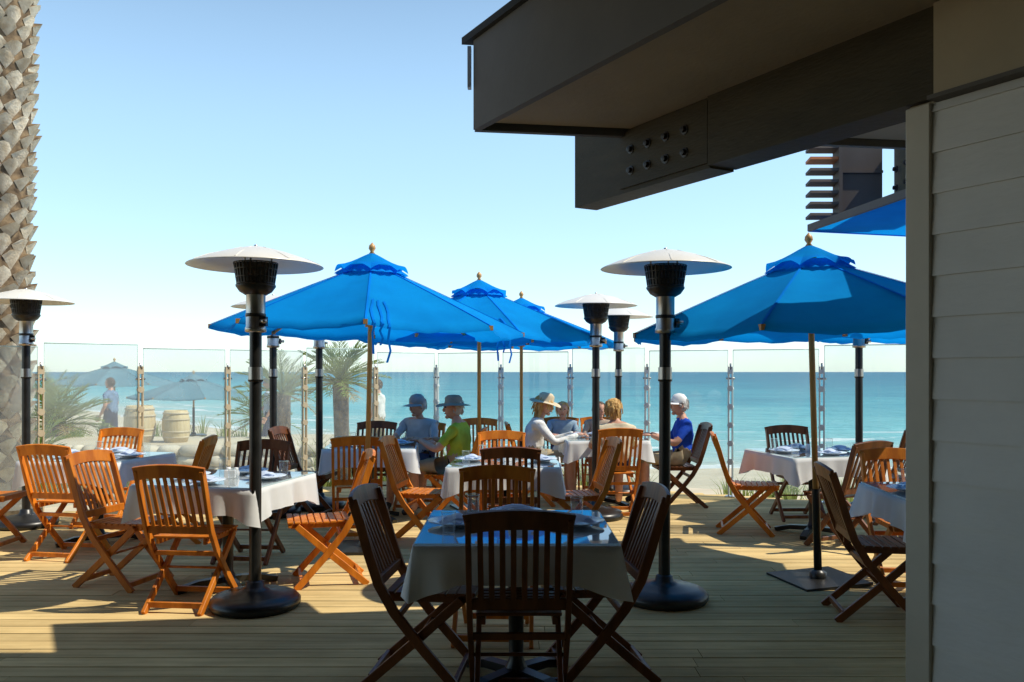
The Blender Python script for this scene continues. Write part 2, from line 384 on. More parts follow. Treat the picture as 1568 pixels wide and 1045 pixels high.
mb.box((0,0,.028),(.075,.03,.055),0,Matrix.Rotation(R(4),3,'Z')); mb.box((0,.0,.057),(.07,.012,.004)); SG=mb.mesh('sugar_caddy',[CHINA],bevel=.003)
ZT=.7605
def table(x,y,rot,k=0,sides=(0,1,2,3)):
    place('dining_table',TM[k%3],(x,y,0),rot)
    for s in sides:
        a=R(rot+90*s); r=.29; px,py=x+math.cos(a)*r,y+math.sin(a)*r
        place('dinner_plate',PL,(px,py,ZT),random.random()*90)
        place('folded_napkin',NK,(px,py,ZT+.024),rot+90*s+random.uniform(60,120))
        b_=a+.62; place('drinking_glass',GL,(x+math.cos(b_)*.38,y+math.sin(b_)*.38,ZT))
    place('salt_shaker',SH,(x+.04,y+.05,ZT)); place('salt_shaker',SH,(x-.02,y+.07,ZT)); place('sugar_caddy',SG,(x+.02,y-.02,ZT),rot+15)
table(.02,4.10,0,k=0,sides=(0,2,1)); table(-1.98,5.92,-12,k=1); table(-3.62,7.45,-10,k=2)
table(-1.42,8.62,5,k=1); table(-.05,7.05,-3,k=2,sides=(0,1,2)); table(1.02,9.62,4,k=0); table(2.78,7.85,12,k=1); table(2.76,5.25,-4,k=2)
# ------------------------------------------------------------------ heaters
def heater_mesh():
    mb=MB()
    mb.lathe([(0,0),(.27,0),(.285,.02),(.285,.05),(.26,.075),(.20,.095),(.10,.11),(.06,.13),(.055,.16),(.04,.17)],n=36,mi=0)
    mb.lathe([(.038,.15),(.038,1.76)],n=18,mi=0)
    mb.lathe([(.045,1.44),(.045,1.53)],n=18,mi=1); mb.lathe([(.04,1.435),(.047,1.44),(.047,1.45)],n=18,mi=0)
    mb.lathe([(.04,1.75),(.066,1.755),(.066,1.78),(.060,1.79),(.060,1.99),(.066,2.0)],n=20,mi=1)
    mb.lathe([(.061,1.85),(.064,1.852),(.064,1.87),(.061,1.872)],n=20,mi=0)
    mb.box((.06,-.03,1.82),(.04,.05,.06),0); mb.tube([(.05,-.05,1.82),(.085,-.08,1.82)],.014,8,1)
    mb.lathe([(.066,1.99),(.10,2.01),(.125,2.045),(.125,2.055),(.115,2.06)],n=24,mi=0)
    mb.lathe([(.112,2.055),(.132,2.19),(.0,2.2)],n=24,mi=2)
    for k in range(30):
        a=2*math.pi*k/30; mb.sweep([(math.cos(a)*.116,math.sin(a)*.116,2.055),(math.cos(a)*.137,math.sin(a)*.137,2.195)],.006,.005,mi=0)
    for z,r in((2.06,.119),(2.10,.125),(2.15,.132),(2.19,.138)): mb.lathe([(r,z),(r+.003,z+.004),(r,z+.008)],n=24,mi=0)
    n=48
    prof=[(0,2.300),(.05,2.298),(.09,2.290),(.20,2.262),(.32,2.222),(.415,2.182),(.425,2.174),(.42,2.173),(.32,2.212),(.20,2.252),(.09,2.28),(0,2.288)]
    mb.lathe(prof,n=n,mi=3)
    for k in range(8):
        a=2*math.pi*k/8; c,s_=math.cos(a),math.sin(a)
        mb.sweep([(c*.10,s_*.10,2.289),(c*.32,s_*.32,2.2235),(c*.41,s_*.41,2.186)],.008,.003,mi=3)
    for k in range(3):
        a=2*math.pi*k/3+.5; mb.tube([(math.cos(a)*.10,math.sin(a)*.10,2.19),(math.cos(a)*.10,math.sin(a)*.10,2.28)],.006,6,1)
    mb.tube([(0,0,2.295),(0,0,2.312)],.012,8,1)
    return mb.mesh('patio_heater',[BLACK,STEEL,MESH,DISC])
HM=heater_mesh()
for x,y,r in[(-1.64,5.42,0),(1.0,5.58,40),(.86,8.72,10),(1.31,10.5,60),(-4.72,8.25,20),(-2.50,8.9,80),(-2.12,9.35,100),(3.66,8.95,30)]:
    o=place('patio_heater',HM,(x,y,0),r)
    o.rotation_euler[0]=R(random.uniform(-.5,.5))
# ------------------------------------------------------------------ umbrellas
def umbrella(x,y,r=1.32,zr=1.84,zp=2.42,rot=22.5,tilt=(0,0),fab=FABRIC,seed=0,strings=True,name='patio_umbrella'):
    rnd=random.Random(seed); mb=MB(); n=8; A=10; S=12
    def surf(k,a,s,zoff=0):
        th=2*math.pi*(k+a)/n
        rib=math.cos(math.pi/n)/math.cos((a-.5)*2*math.pi/n)
        sag=4*a*(1-a)
        rr=r*s*rib*(1-.04*sag*s*s)
        z=zp-(zp-zr)*(s**1.06)-.05*sag*s*(1-.25*s)
        z+=.007*s*s*math.sin(a*22+seed+k)*sag
        return Vector((rr*math.cos(th),rr*math.sin(th),z+zoff))
    tones=[rnd.random() for _ in range(n)]
    for k in range(n):
        vs=[];fs=[]; mb.tone=tones[k]
        for j in range(S+1):
            for i in range(A+1): vs.append(surf(k,i/A,.15+.85*j/S))
        for i in range(A+1):
            v=surf(k,i/A,1.0); vs.append(Vector((v.x*1.002,v.y*1.002,v.z-.03)))
        w_=A+1
        for j in range(S+1):
            for i in range(A): fs.append((j*w_+i,j*w_+i+1,(j+1)*w_+i+1,(j+1)*w_+i))
        mb.add(vs,fs,0,True)
        mb.sweep([surf(k,0,s,.003) for s in (.16,.3,.5,.7,.85,1.0)],.014,.002,mi=0)
    mb.tone=.5
    for k in range(n):
        vs=[];fs=[]; mb.tone=rnd.random()
        for j in range(6):
            s=j/5
            for i in range(A+1):
                a=i/A; th=2*math.pi*(k+a)/n; sag=4*a*(1-a)
                rr=.02+.29*s*(1-.05*sag)
                z=zp+.085-.165*s**1.1+ .05*sag*s**3
                vs.append((rr*math.cos(th),rr*math.sin(th),z))
        w_=A+1
        for j in range(5):
            for i in range(A): fs.append((j*w_+i,j*w_+i+1,(j+1)*w_+i+1,(j+1)*w_+i))
        mb.add(vs,fs,0,True)
    mb.tone=.3
    vs=[];fs=[]
    for j in range(3):
        for k in range(96):
            th=2*math.pi*k/96; rr=.20+.05*j+.015*math.sin(th*24)*j/2
            vs.append((rr*math.cos(th),rr*math.sin(th),zp-.05-.035*j+.022))
    for j in range(2):
        for k in range(96): fs.append((j*96+k,j*96+(k+1)%96,j*96+96+(k+1)%96,j*96+96+k))
    mb.add(vs,fs,0,True); mb.tone=.5
    for k in range(n):
        th=2*math.pi*k/n; c,s_=math.cos(th),math.sin(th)
        mb.sweep([(c*.05,s_*.05,zp-.03),(c*r*.5,s_*r*.5,zp-(zp-zr)*.5**1.06-.022),(c*r*.985,s_*r*.985,zr-.012)],.016,.02,mi=1)
        mb.sweep([(c*.04,s_*.04,zp-.50),(c*r*.5,s_*r*.5,zp-(zp-zr)*.5-.03)],.013,.016,mi=1)
        mb.box((c*r*.99,s_*r*.99,zr-.01),(.03,.03,.035),1)
    mb.lathe([(0,zp-.08),(.05,zp-.08),(.05,zp+.0),(0,zp+.02)],n=14,mi=1); mb.lathe([(0,zp-.54),(.045,zp-.54),(.045,zp-.47),(0,zp-.47)],n=14,mi=1)
    mb.lathe([(.0,zp+.075),(.028,zp+.08),(.014,zp+.10),(.03,zp+.125),(.026,zp+.15),(.008,zp+.17),(0,zp+.18)],n=14,mi=1)
    mb.lathe([(.021,zp),(.021,.62),(0,.62)],n=14,mi=1)
    mb.lathe([(.028,.66),(.028,.03),(0,.03)],n=14,mi=2)
    mb.box((0,0,.012),(.52,.52,.022),2); mb.lathe([(.06,.02),(.06,.06),(.03,.08)],n=16,mi=2)
    if strings:
        for q,(az,dn) in enumerate(((-80,.24),(-77,.17),(-74,.28))):
            th=(R(az)-R(rot))%(2*math.pi); kk=th/(2*math.pi)*n; k0=int(kk); a=kk-k0
            pts=[surf(k0,min(.98,a+.01*math.sin(s*20+q*2)),s,.012) for s in(.70,.78,.86,.94,1.0)]
            e=pts[-1]+Vector((math.cos(th),math.sin(th),0))*.02
            pts+= [e+Vector((.012*math.sin(t*9+q),0,-dn*t)) for t in(.1,.4,.7,1)]
            mb.sweep(pts,.016,.003,side=(-math.sin(th),math.cos(th),0),mi=0)
    o=mb.obj(name,[fab,LIGHTWOOD,BLACK],(x,y,0),rot)
    o.rotation_euler[0]=R(tilt[0]); o.rotation_euler[1]=R(tilt[1])
    return o
umbrella(-1.24,7.2,1.32,1.86,2.42,rot=8,tilt=(0,1.2),seed=1)
umbrella(-.36,9.3,1.32,1.86,2.42,rot=20,seed=2)
umbrella(.12,10.9,1.30,1.86,2.36,rot=5,seed=3,strings=False)
umbrella(2.2,6.1,1.36,1.80,2.32,rot=14,tilt=(0,-1.8),seed=4,strings=False)
umbrella(4.35,8.6,1.32,1.88,2.42,rot=10,seed=5)
# ------------------------------------------------------------------ building
u=Vector((.5,-.866,0)); nleft=Vector((-.866,-.5,0))
W0=Vector((.38,5.13,0))
def wp(t,off=0,z=0): return W0+u*t+nleft*off+Vector((0,0,z))
Mw=Matrix.Rotation(math.atan2(u.y,u.x),3,'Z')
bld=empty('beach_restaurant_building')
def wbox(mb,t0,t1,o0,o1,z0,z1,mi=0):
    c=(wp(t0,o0,z0)+wp(t1,o1,z1))/2; mb.box(c,(abs(t1-t0),abs(o1-o0),z1-z0),mi,Mw)
mb=MB(); z=-.1
while z<2.45:
    t0,t1=2.33,9.5; vs=[]; z1=min(z+.150,2.483)
    for t in(t0,t1):
        vs+=[wp(t,-.02,z),wp(t,.012,z),wp(t,.002,z1),wp(t,-.02,z1)]
    mb.add(vs,[(0,1,2,3),(7,6,5,4),(1,5,6,2),(0,4,5,1),(3,2,6,7)]); z+=.150
mb.obj('clapboard_siding',[SIDING],parent=bld)
mb=MB(); wbox(mb,2.23,2.33,-.14,.022,-.1,2.484); mb.obj('corner_board',[TRIM],parent=bld,bevel=.004)
mb=MB(); wbox(mb,2.27,9.5,-.16,-.021,-.1,2.82); 
e=wp(2.27,-.02); fdir=Vector((.866,.5,0))
mb.box(e+fdir*2.6+Vector((0,0,1.35)),(.1,5.2,2.9),0,Mw)
mb.obj('wall_core',[PANEL],parent=bld)
mb=MB(); wbox(mb,2.36,9.5,-.02,.045,2.502,2.83); mb.obj('upper_wall_panel',[PANEL],parent=bld)
mb=MB(); wbox(mb,2.34,9.5,-.02,.055,2.485,2.5); mb.obj('drip_moulding',[FASC],parent=bld)
mb=MB(); wbox(mb,0,1.16,-.16,.0,2.49,2.99,0); wbox(mb,1.162,2.358,-.17,.015,2.50,2.99,0); wbox(mb,.46,1.155,.0,.012,2.515,2.82,0)
Mr=Matrix.Rotation(math.atan2(nleft.y,nleft.x),3,'Z')@Matrix.Rotation(R(90),3,'Y')
for i in range(4):
    for j in range(2):
        c=wp(.56+i*.145,.012,2.60+j*.115)
        mb.lathe([(0,0),(.026,0),(.026,.004),(.015,.006),(.015,.022),(0,.024)],c,10,1,False,Mr)
mb.obj('bolted_roof_beam',[BEAM,DARK],parent=bld)
A=Vector((-.2,4.59,0)); B=Vector((3.3,5.10,0)); E=A+u*9.5; F=Vector((9.5,-.5,0)); G=Vector((9.0,4.9,0))
def prism(mb,pts,z0,z1,mi=0):
    n=len(pts); vs=[Vector((p.x,p.y,z0)) for p in pts]+[Vector((p.x,p.y,z1)) for p in pts]
    mb.add(vs,[tuple(range(n))[::-1],tuple(range(n,2*n))]+[(i,(i+1)%n,n+(i+1)%n,n+i) for i in range(n)],mi)
d1=(B-A).normalized(); ins=lambda k:[A+u*k*1.1+d1*k,B+Vector((0,-k,0)),G+Vector((0,-k,0)),F,E+d1*k]
mb=MB(); prism(mb,ins(.05),2.835,3.24); mb.obj('soffit',[SOFF],parent=bld)
mb=MB(); mb.sweep([E+Vector((0,0,3.04)),A+u*.02+Vector((0,0,3.04))],.04,.48)
mb.sweep([A+Vector((0,0,3.04)),B+Vector((0,0,3.04)),G+Vector((0,0,3.04))],.04,.478)
mb.obj('fascia_boards',[FASC],parent=bld)
mb=MB(); o_=.05; pts=[A-d1*o_-u*o_,B+Vector((0,o_,0)),G+Vector((0,o_,0)),F,E-d1*o_]
prism(mb,pts,3.282,3.32); mb.obj('roofing_edge',[ROOFING],parent=bld)
mb=MB(); g=A-d1*.03; mb.box(g+Vector((-.0,.0,3.14)),(.02,.05,.22)); mb.obj('gutter_end',[POSTM],parent=bld)
mb=MB(); mb.box((-2.0,-1.6,2.6),(16,.3,5.4)); mb.box((-1.5,1.27,3.46),(15,5.64,.16)); 
mb.obj('added_shade_blocker',[BEAM],parent=bld)  # unseen wall and overhang, added to block sky light and shade the foreground
wing=empty('pergola_wing')
mb=MB()
for i in range(7):
    mb.box((2.56,7.0,2.78+i*.092),(.24,.12,.022),1 if i in(5,) else 0,Matrix.Rotation(R(-8),3,'X'))
mb.box((2.685,7.0,3.06),(.03,.14,.68),0)
mb.obj('louvre_slats',[BROWN,ORANGE],parent=wing)
mb=MB(); mb.box((2.87,7.02,3.08),(.34,.10,.66)); mb.box((2.87,6.962,3.14),(.34,.02,.02)); mb.obj('end_panel',[BROWN],parent=wing)
mb=MB(); mb.sweep([(3.2,6.95,3.10),(3.1,5.6,3.10)],.14,.52)
for i in range(2):
    for j in range(3):
        mb.lathe([(0,0),(.03,0),(.03,.006),(.017,.008),(.017,.028),(0,.03)],(3.118-.0741*(.32+j*.22),6.93-(.1+j*.22),2.98+i*.15),10,1,False,Matrix.Rotation(R(-90),3,'Y'))
mb.obj('bolted_beam',[BEAM,DARK],parent=wing)
mb=MB()
mb.add([(2.47,7.02,2.665),(3.5,7.3,2.665),(3.5,4.9,2.665),(2.74,4.9,2.665)],[(0,1,2,3)],0)
mb.sweep([(2.46,7.03,2.69),(2.73,4.9,2.69)],.03,.055,mi=1); mb.sweep([(2.46,7.03,2.685),(3.5,7.31,2.685)],.03,.05,mi=0)
mb.box((3.55,7.05,1.33),(.10,.10,2.66),2)
mb.obj('blue_canopy',[FABRIC,BROWN,BEAM],parent=wing)
# ------------------------------------------------------------------ palms
def frond(mb,base,az,el,ln,mi=0,n=16,w=.03,leaf=.32,droop=1.2):
    pts=[];p=Vector(base);d=el
    for i in range(n+1):
        pts.append(p.copy()); st=ln/n
        p=p+Vector((math.cos(az)*math.cos(d),math.sin(az)*math.cos(d),math.sin(d)))*st; d-=droop/n
    mb.tube(pts,[.012*(1-i/(n+1))+.003 for i in range(n+1)],4,mi,False)
    sd=Vector((-math.sin(az),math.cos(az),0))
    for i in range(2,n+1):
        dv=(pts[i]-pts[i-1]).normalized(); l=leaf*math.sin(math.pi*(i/(n+1))**.8)+.06
        for sgn in(-1,1):
            tip=pts[i]+(sd*sgn*.6+dv*.9+Vector((0,0,random.uniform(-.15,.25)))).normalized()*l
            mid=(pts[i]+tip)/2+Vector((0,0,.02))
            mb.add([pts[i]-dv*w*.4,pts[i]+dv*w*.4,mid+dv*w*.4,tip,mid-dv*w*.4],[(0,1,2,3,4)],mi)
def palm(x,y,z0,h,nf,ln,leaf,name='small_palm',tr=.12):
    mb=MB(); mb.tube([(0,0,0),(.02,0,h*.5),(0,.02,h)],[tr*1.1,tr,tr*1.1],12,1)
    for i in range(nf):
        az=i*2.399+random.uniform(-.2,.2); q=i/nf
        frond(mb,(0,0,h),az,R(80-95*q+random.uniform(-8,8)),ln*random.uniform(.8,1.1),2 if q>.9 else 0,leaf=leaf,n=14,droop=random.uniform(.35,.9))
    return mb.obj(name,[FROND,BARK,DRYF],(x,y,z0))
palm(-2.75,13.6,-.35,1.7,32,.72,.26); palm(-4.1,15.2,-.35,1.45,28,.9,.28)
palm(-8.1,15.2,-.35,.9,34,.9,.32); palm(-9.9,15.6,-.35,.7,28,.8,.3); palm(-7.0,12.3,-.35,.55,26,.7,.28); palm(-12,22,-.35,1.0,26,1,.3); palm(-5.6,19,-.35,.8,26,.9,.3)
def bigpalm(x,y):
    mb=MB(); H=11.5; r0=.385
    rad=lambda z:(r0+.10*math.exp(-z*1.2)-.008*z)
    cen=lambda z:Vector((.012*z*z*.25 if z<6 else .108+.036*(z-6),0,z))
    mb.tube([cen(z) for z in [i*.4 for i in range(30)]],[rad(i*.4)*.94 for i in range(30)],20,0)
    nn=11; row=0; z=.1
    while z<H-.1:
        for k in range(nn):
            mb.tone=random.random()
            a=2*math.pi*(k+.5*(row%2))/nn+random.uniform(-.07,.07); R_=rad(z); c=cen(z+random.uniform(-.03,.03))
            o=Vector((math.cos(a),math.sin(a),0)); t=Vector((-math.sin(a),math.cos(a),0)); w_=math.pi*R_/nn*random.uniform(.8,1.0); hh=.17*random.uniform(.75,1.15)
            pr=random.uniform(.05,.10)
            b0=c+o*(R_*.93)
            sk=random.uniform(-.02,.02)
            vs=[b0-t*w_,b0+Vector((0,0,-hh*.8)),b0+t*w_,c+o*(R_+pr*.7)+t*(w_*.6+sk)+Vector((0,0,hh*.30)),c+o*(R_+pr)+t*sk+Vector((0,0,hh*random.uniform(.35,.55))),c+o*(R_+pr*.7)-t*(w_*.6-sk)+Vector((0,0,hh*.30)),b0+Vector((0,0,hh*.45))]
            mb.add(vs,[(0,1,4,5),(1,2,3,4)],1,True); mb.add(vs,[(5,4,6),(4,3,6),(0,5,6),(3,2,6)],0)
        z+=.165; row+=1
    mb.tone=.5
    top=cen(H)
    for i in range(44):
        az=i*2.399; q=i/44; frond(mb,top,az,R(80-100*q),2.6*random.uniform(.85,1.1),2 if q<.9 else 3,leaf=.5,n=20,w=.04,droop=random.uniform(.9,1.4))
    mb.obj('date_palm_tree',[BARK,BARKT,FROND,DRYF],(x,y,-.35))
bigpalm(-5.74,9.35)
def grass(x0,x1,y0,y1,cnt,h,name='beach_grass',mt=GRASS,clump=25):
    mb=MB()
    for c in range(cnt):
        cx,cy=random.uniform(x0,x1),random.uniform(y0,y1); 
        for b in range(clump):
            a=random.uniform(0,6.28); r=random.uniform(0,.08); hh=h*random.uniform(.5,1.1); ln=random.uniform(.2,.7)*hh
            p=Vector((cx+r*math.cos(a),cy+r*math.sin(a),terr(cx,cy)-.02)); t=Vector((-math.sin(a),math.cos(a),0))*.012
            m_=p+Vector((math.cos(a)*ln*.4,math.sin(a)*ln*.4,hh*.65)); e=p+Vector((math.cos(a)*ln,math.sin(a)*ln,hh*.95))
            mb.add([p-t,p+t,m_+t*.8,e,m_-t*.8],[(0,1,2,3,4)])
    mb.obj(name,[mt])
grass(2.2,6,10.9,13,18,.5); grass(-.4,2,12.3,14,16,.8); grass(-9,-4,11.8,15.5,46,.7); grass(-3.6,-.6,12.6,15,22,.9); grass(-14,-6,16,24,50,.7)
mb=MB()
for r in range(5):
    x=-8.2+random.uniform(0,.1)
    while x<-3.2:
        w_=random.uniform(.16,.34); mb.tone=random.random()
        zz=-.32+r*.155
        mb.ell((x+w_/2,12.9+random.uniform(-.03,.03),zz),(w_*.54,.16,.092),0,10,6,fn=lambda v:Vector((math.copysign(abs(v.x)**.75*abs(w_*.54)**.25,v.x),v.y,math.copysign(abs(v.z)**.7*.092**.3,v.z))))
        x+=w_
mb.tone=.5
mb.box((-5.7,13.05,0),(5.0,.3,.7)); mb.obj('stone_retaining_wall',[STONE])
mb=MB(); mb.box((-6.3,14.1,-.05),(4.6,1.9,.8)); mb.obj('raised_planting_bed',[SANDM])
mb=MB(); mb.lathe([(0,0),(.19,0),(.235,.15),(.245,.3),(.235,.45),(.2,.6),(.185,.6),(.19,.56),(0,.56)],n=20)
for z,r in((.1,.224),(.2,.243),(.42,.241),(.53,.222)): mb.lathe([(r,z),(r+.006,z+.003),(r+.006,z+.03),(r,z+.033)],n=20,mi=1)
BM=mb.mesh('wooden_barrel',[BARREL,POSTW])
place('wooden_barrel',BM,(-6.05,13.8,.35)); place('wooden_barrel',BM,(-5.5,13.9,.33),30,scale=.9)
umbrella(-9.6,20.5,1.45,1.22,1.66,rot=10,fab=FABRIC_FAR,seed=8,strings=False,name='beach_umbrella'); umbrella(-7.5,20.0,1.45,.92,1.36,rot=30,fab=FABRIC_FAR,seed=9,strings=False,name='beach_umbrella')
# ------------------------------------------------------------------ people
def skinbody(joints,edges,radii,sub=2):
    me=bpy.data.meshes.new('tmp'); names=list(joints); me.from_pydata([joints[k] for k in names],[(names.index(a),names.index(b)) for a,b in edges],[])
    o=bpy.data.objects.new('tmp',me); COL.objects.link(o)
    sk=o.modifiers.new('s','SKIN'); sk.use_smooth_shade=True
    for i,k in enumerate(names):
        r=radii[k]; r=r if isinstance(r,tuple) else (r,r)
        me.skin_vertices[0].data[i].radius=r; me.skin_vertices[0].data[i].use_root=(i==0)
    ss=o.modifiers.new('u','SUBSURF'); ss.levels=sub
    dg=bpy.context.evaluated_depsgraph_get(); ev=o.evaluated_get(dg); m2=bpy.data.meshes.new_from_object(ev)
    vs=[v.co.copy() for v in m2.vertices]; fs=[tuple(p.vertices) for p in m2.polygons]
    bpy.data.objects.remove(o); bpy.data.meshes.remove(m2)
    return vs,fs
def segd(p,a,b):
    ab=b-a; t=max(0,min(1,(p-a).dot(ab)/max(ab.length_squared,1e-9))); return (p-(a+ab*t)).length
def hand(mb,w,d,side,s=1.0):
    d=Vector(d).normalized(); side=Vector(side); side=(side-d*side.dot(d)).normalized(); nn=d.cross(side).normalized(); 
    if nn.z<0: nn=-nn
    M=Matrix((side,d,nn)).transposed()
    mb.ell(Vector(w)+d*.045*s,(.040*s,.052*s,.016*s),0,10,7,M=M)
    for i,(o,l) in enumerate(((.030,.070),(.010,.078),(-.010,.073),(-.029,.058))):
        b=Vector(w)+d*.075*s+side*o*s
        pts=[b,b+d*l*.42*s-nn*.004,b+d*l*.75*s-nn*.016*s,b+d*l*.95*s-nn*.032*s]
        mb.tube(pts,[.0095*s,.0088*s,.008*s,.006*s],7,0)
    b=Vector(w)+d*.025*s+side*.03*s; mb.tube([b,b+side*.028*s+d*.02*s,b+side*.036*s+d*.05*s-nn*.01],[.012*s,.011*s,.008*s],7,0)
def person(name,x,y,face,shirt,pants,hair,hat=None,sit=True,s=1.0,lean=0.0,longhair=False,turn=0,longpants=False,longsleeve=False,nod=0.0,woman=False,asym=0.0):
    J={}
    if sit:
        J=dict(hip=(0,-.06,.545),belly=(0,-.09+lean*.3,.69),chest=(0,-.115+lean*.7,.85),neck=(0,-.100+lean,.985),skull=(0,-.075+lean*1.1,1.07),
          sl=(-.165,-.115+lean*.9,.915),sr=(.165,-.115+lean*.9,.925-asym*.15),hl=(-.09,-.03,.535),hr=(.09,-.03,.535),kl=(-.12,.37,.535),kr=(.13,.36,.535),al=(-.12,.36,.10),ar=(.14,.40,.10),tl=(-.13,.50,.04),tr=(.16,.54,.04),
          el=(-.235,.04+lean,.71),er=(.235,.05+lean-asym,.71),wl=(-.10,.28+lean,.80),wr=(.14,.30+lean-asym,.80))
    else:
        J=dict(hip=(0,0,.93),belly=(0,0,1.08),chest=(0,0,1.27),neck=(0,.0,1.44),skull=(0,.01,1.53),sl=(-.17,0,1.37),sr=(.17,0,1.37),hl=(-.09,0,.90),hr=(.09,0,.90),
          kl=(-.11,.12,.50),kr=(.10,-.03,.50),al=(-.12,.16,.09),ar=(.11,-.22,.12),tl=(-.14,.30,.04),tr=(.12,-.08,.04),el=(-.25,-.05,1.12),er=(.25,.03,1.12),wl=(-.24,.08,.90),wr=(.22,.22,1.0))
    J={k:Vector(v)*1.0 for k,v in J.items()}
    kx=.88 if woman else 1
    Rd=dict(hip=(.15,.11),belly=(.135*kx,.105),chest=(.155*kx,.11),neck=.05,skull=.048,sl=.06,sr=.06,hl=.095,hr=.095,kl=.062,kr=.062,al=.042,ar=.042,tl=.034,tr=.034,el=.044,er=.044,wl=.027,wr=.027)
    E=[('hip','belly'),('belly','chest'),('chest','neck'),('neck','skull'),('chest','sl'),('chest','sr'),('sl','el'),('sr','er'),('el','wl'),('er','wr'),('hip','hl'),('hip','hr'),('hl','kl'),('hr','kr'),('kl','al'),('kr','ar'),('al','tl'),('ar','tr')]
    try: vs,fs=skinbody(J,E,Rd)
    except Exception as ex: print('SKINERR',ex); return
    mb=MB()
    bm_={('hip','belly'):2,('belly','chest'):1,('chest','neck'):1,('neck','skull'):0,('chest','sl'):1,('chest','sr'):1,('sl','el'):1,('sr','er'):1,('hip','hl'):2,('hip','hr'):2,('hl','kl'):2,('hr','kr'):2,
       ('el','wl'):1 if longsleeve else 0,('er','wr'):1 if longsleeve else 0,('kl','al'):2 if longpants else 0,('kr','ar'):2 if longpants else 0,('al','tl'):5,('ar','tr'):5}
    o=len(mb.v)
    cloth=set()
    for f in fs:
        c=sum((vs[i] for i in f),Vector())/len(f)
        b=min(E,key=lambda e:segd(c,J[e[0]],J[e[1]])-.3*min((Rd[e[0]][0] if isinstance(Rd[e[0]],tuple) else Rd[e[0]]),.15)); mi=bm_[b]
        if b==('hip','belly') and c.z>J['hip'].z+.03: mi=1
        if b==('chest','neck') and c.z>J['neck'].z-.005: mi=0
        if b in(('sl','el'),('sr','er')) and not longsleeve and (c-J[b[0]]).length>.20: mi=0
        mb.f.append([i+o for i in f]); mb.m.append(mi); mb.sm.append(True); mb.t.append(.5)
        if mi==1: cloth.update(f)
    nv=[Vector(v) for v in vs]
    cen=(J['belly']+J['chest'])/2
    for i in cloth:
        v=nv[i]; d=Vector((v.x,v.y-cen.y,0))
        if d.length>1e-4 and abs(v.x)<.2: nv[i]=v+d.normalized()*(.012+.012*math.sin(v.z*38+v.x*20)+.015*max(0,(.72-v.z if sit else 1.12-v.z)))
    mb.v=[tuple(v) for v in nv]
    for w_,e_,sg in(('wl','el',1),('wr','er',-1)):
        d=(J[w_]-J[e_]).normalized()
        if sit: d=Vector((d.x,d.y,min(0,d.z*.2))).normalized()
        hand(mb,J[w_],d,(sg,0,0) if sit else (0,1,0))
    hc=J['skull']+Vector((0,.018,.055)); hb=MB()
    def hf(v):
        if v.z<0: k=1+v.z*1.6; v=Vector((v.x*max(.6,k*.98),v.y*(.98 if v.y>0 else 1+v.z*2),v.z))
        return v
    hb.ell((0,0,0),(.074,.094,.115),0,20,14,fn=hf)
    hb.ell((0,.094,-.018),(.012,.018,.022),0,8,6); hb.ell((0,.088,.006),(.009,.012,.025),0,8,6)
    for sx in(-1,1):
        hb.ell((sx*.03,.083,.012),(.013,.009,.008),5,8,6); hb.ell((sx*.03,.085,.03),(.018,.007,.004),3,8,5)
        hb.ell((sx*.075,-.005,-.005),(.010,.020,.032),0,8,6)
    hb.ell((0,.083,-.055),(.022,.009,.006),6,8,5)
    hb.ell((0,.06,-.09),(.028,.025,.02),0,8,6)
    def hairf(v):
        if v.y>.02 and v.z<.055: v=Vector((v.x*.93,v.y*.80,v.z)) 
        return v*(1+.05*math.sin(v.x*90+v.z*30)*math.cos(v.y*70+v.z*20))
    hb.ell((0,-.012,.018),(.080,.096,.106),3,28,20,fn=hairf)
    hr=random.Random(len(name)); K_=170 if (longhair or woman) else 80
    for q in range(K_):
        a=hr.uniform(math.pi*.9,math.pi*2.1) if hr.random()<.8 else hr.uniform(0,6.28); e=hr.uniform(-.5,1.5)
        d=Vector((math.cos(a)*math.cos(e),math.sin(a)*math.cos(e),math.sin(e)))
        if d.y>.3 and d.z<.5: continue
        p0=Vector((d.x*.079,d.y*.096-.012,d.z*.104+.018)); ln=(.13 if longhair else .075 if woman else .035)*hr.uniform(.6,1.2)
        tg=Vector((d.x*.35+hr.uniform(-.3,.3),d.y*.35-.1,-1)); tg=(tg-d*tg.dot(d)*.8).normalized()
        hb.sweep([p0,p0+tg*ln*.5+d*.010,p0+tg*ln*.8+Vector((0,0,-ln*.3))+d*.004],.012,.005,side=tuple(d.cross(tg).normalized()),mi=3)
    if hat=='cap':
        hb.lathe([(.085,.028),(.090,.045),(.082,.09),(.055,.122),(.01,.135),(0,.136)],(0,-.005,0),20,4)
        vs2=[];fs2=[]
        for j in range(3):
            for k in range(9):
                a=R(20+140*k/8); r=.085+.04*j; vs2.append((r*math.cos(a)*.9,r*math.sin(a)*1.05-.005,.040-.008*j-.01*abs(math.cos(a))))
        for j in range(2):
            for k in range(8): fs2.append((j*9+k,j*9+k+1,j*9+10+k,j*9+9+k))
        hb.add(vs2,fs2,4,True)
    if hat=='brim':
        hb.lathe([(.10,.048),(.092,.06),(.088,.11),(.06,.135),(0,.14)],(0,-.005,0),24,4)
        vs2=[];fs2=[]
        for j in range(4):
            for k in range(32):
                a=2*math.pi*k/32; r=.088+.032*j; vs2.append((r*math.cos(a),r*math.sin(a)-.005,.052-.008*j+(.010*math.sin(a*2+.7)+.006*math.sin(a*3))*j/3))
        for j in range(3):
            for k in range(32): fs2.append((j*32+k,j*32+(k+1)%32,j*32+32+(k+1)%32,j*32+32+k))
        hb.add(vs2,fs2,4,True)
    Mh=Matrix.Rotation(R(turn),3,'Z')@Matrix.Rotation(-nod,3,'X')
    hb.v=[tuple(Mh@Vector(v)+hc) for v in hb.v]
    o=len(mb.v); mb.v+=hb.v
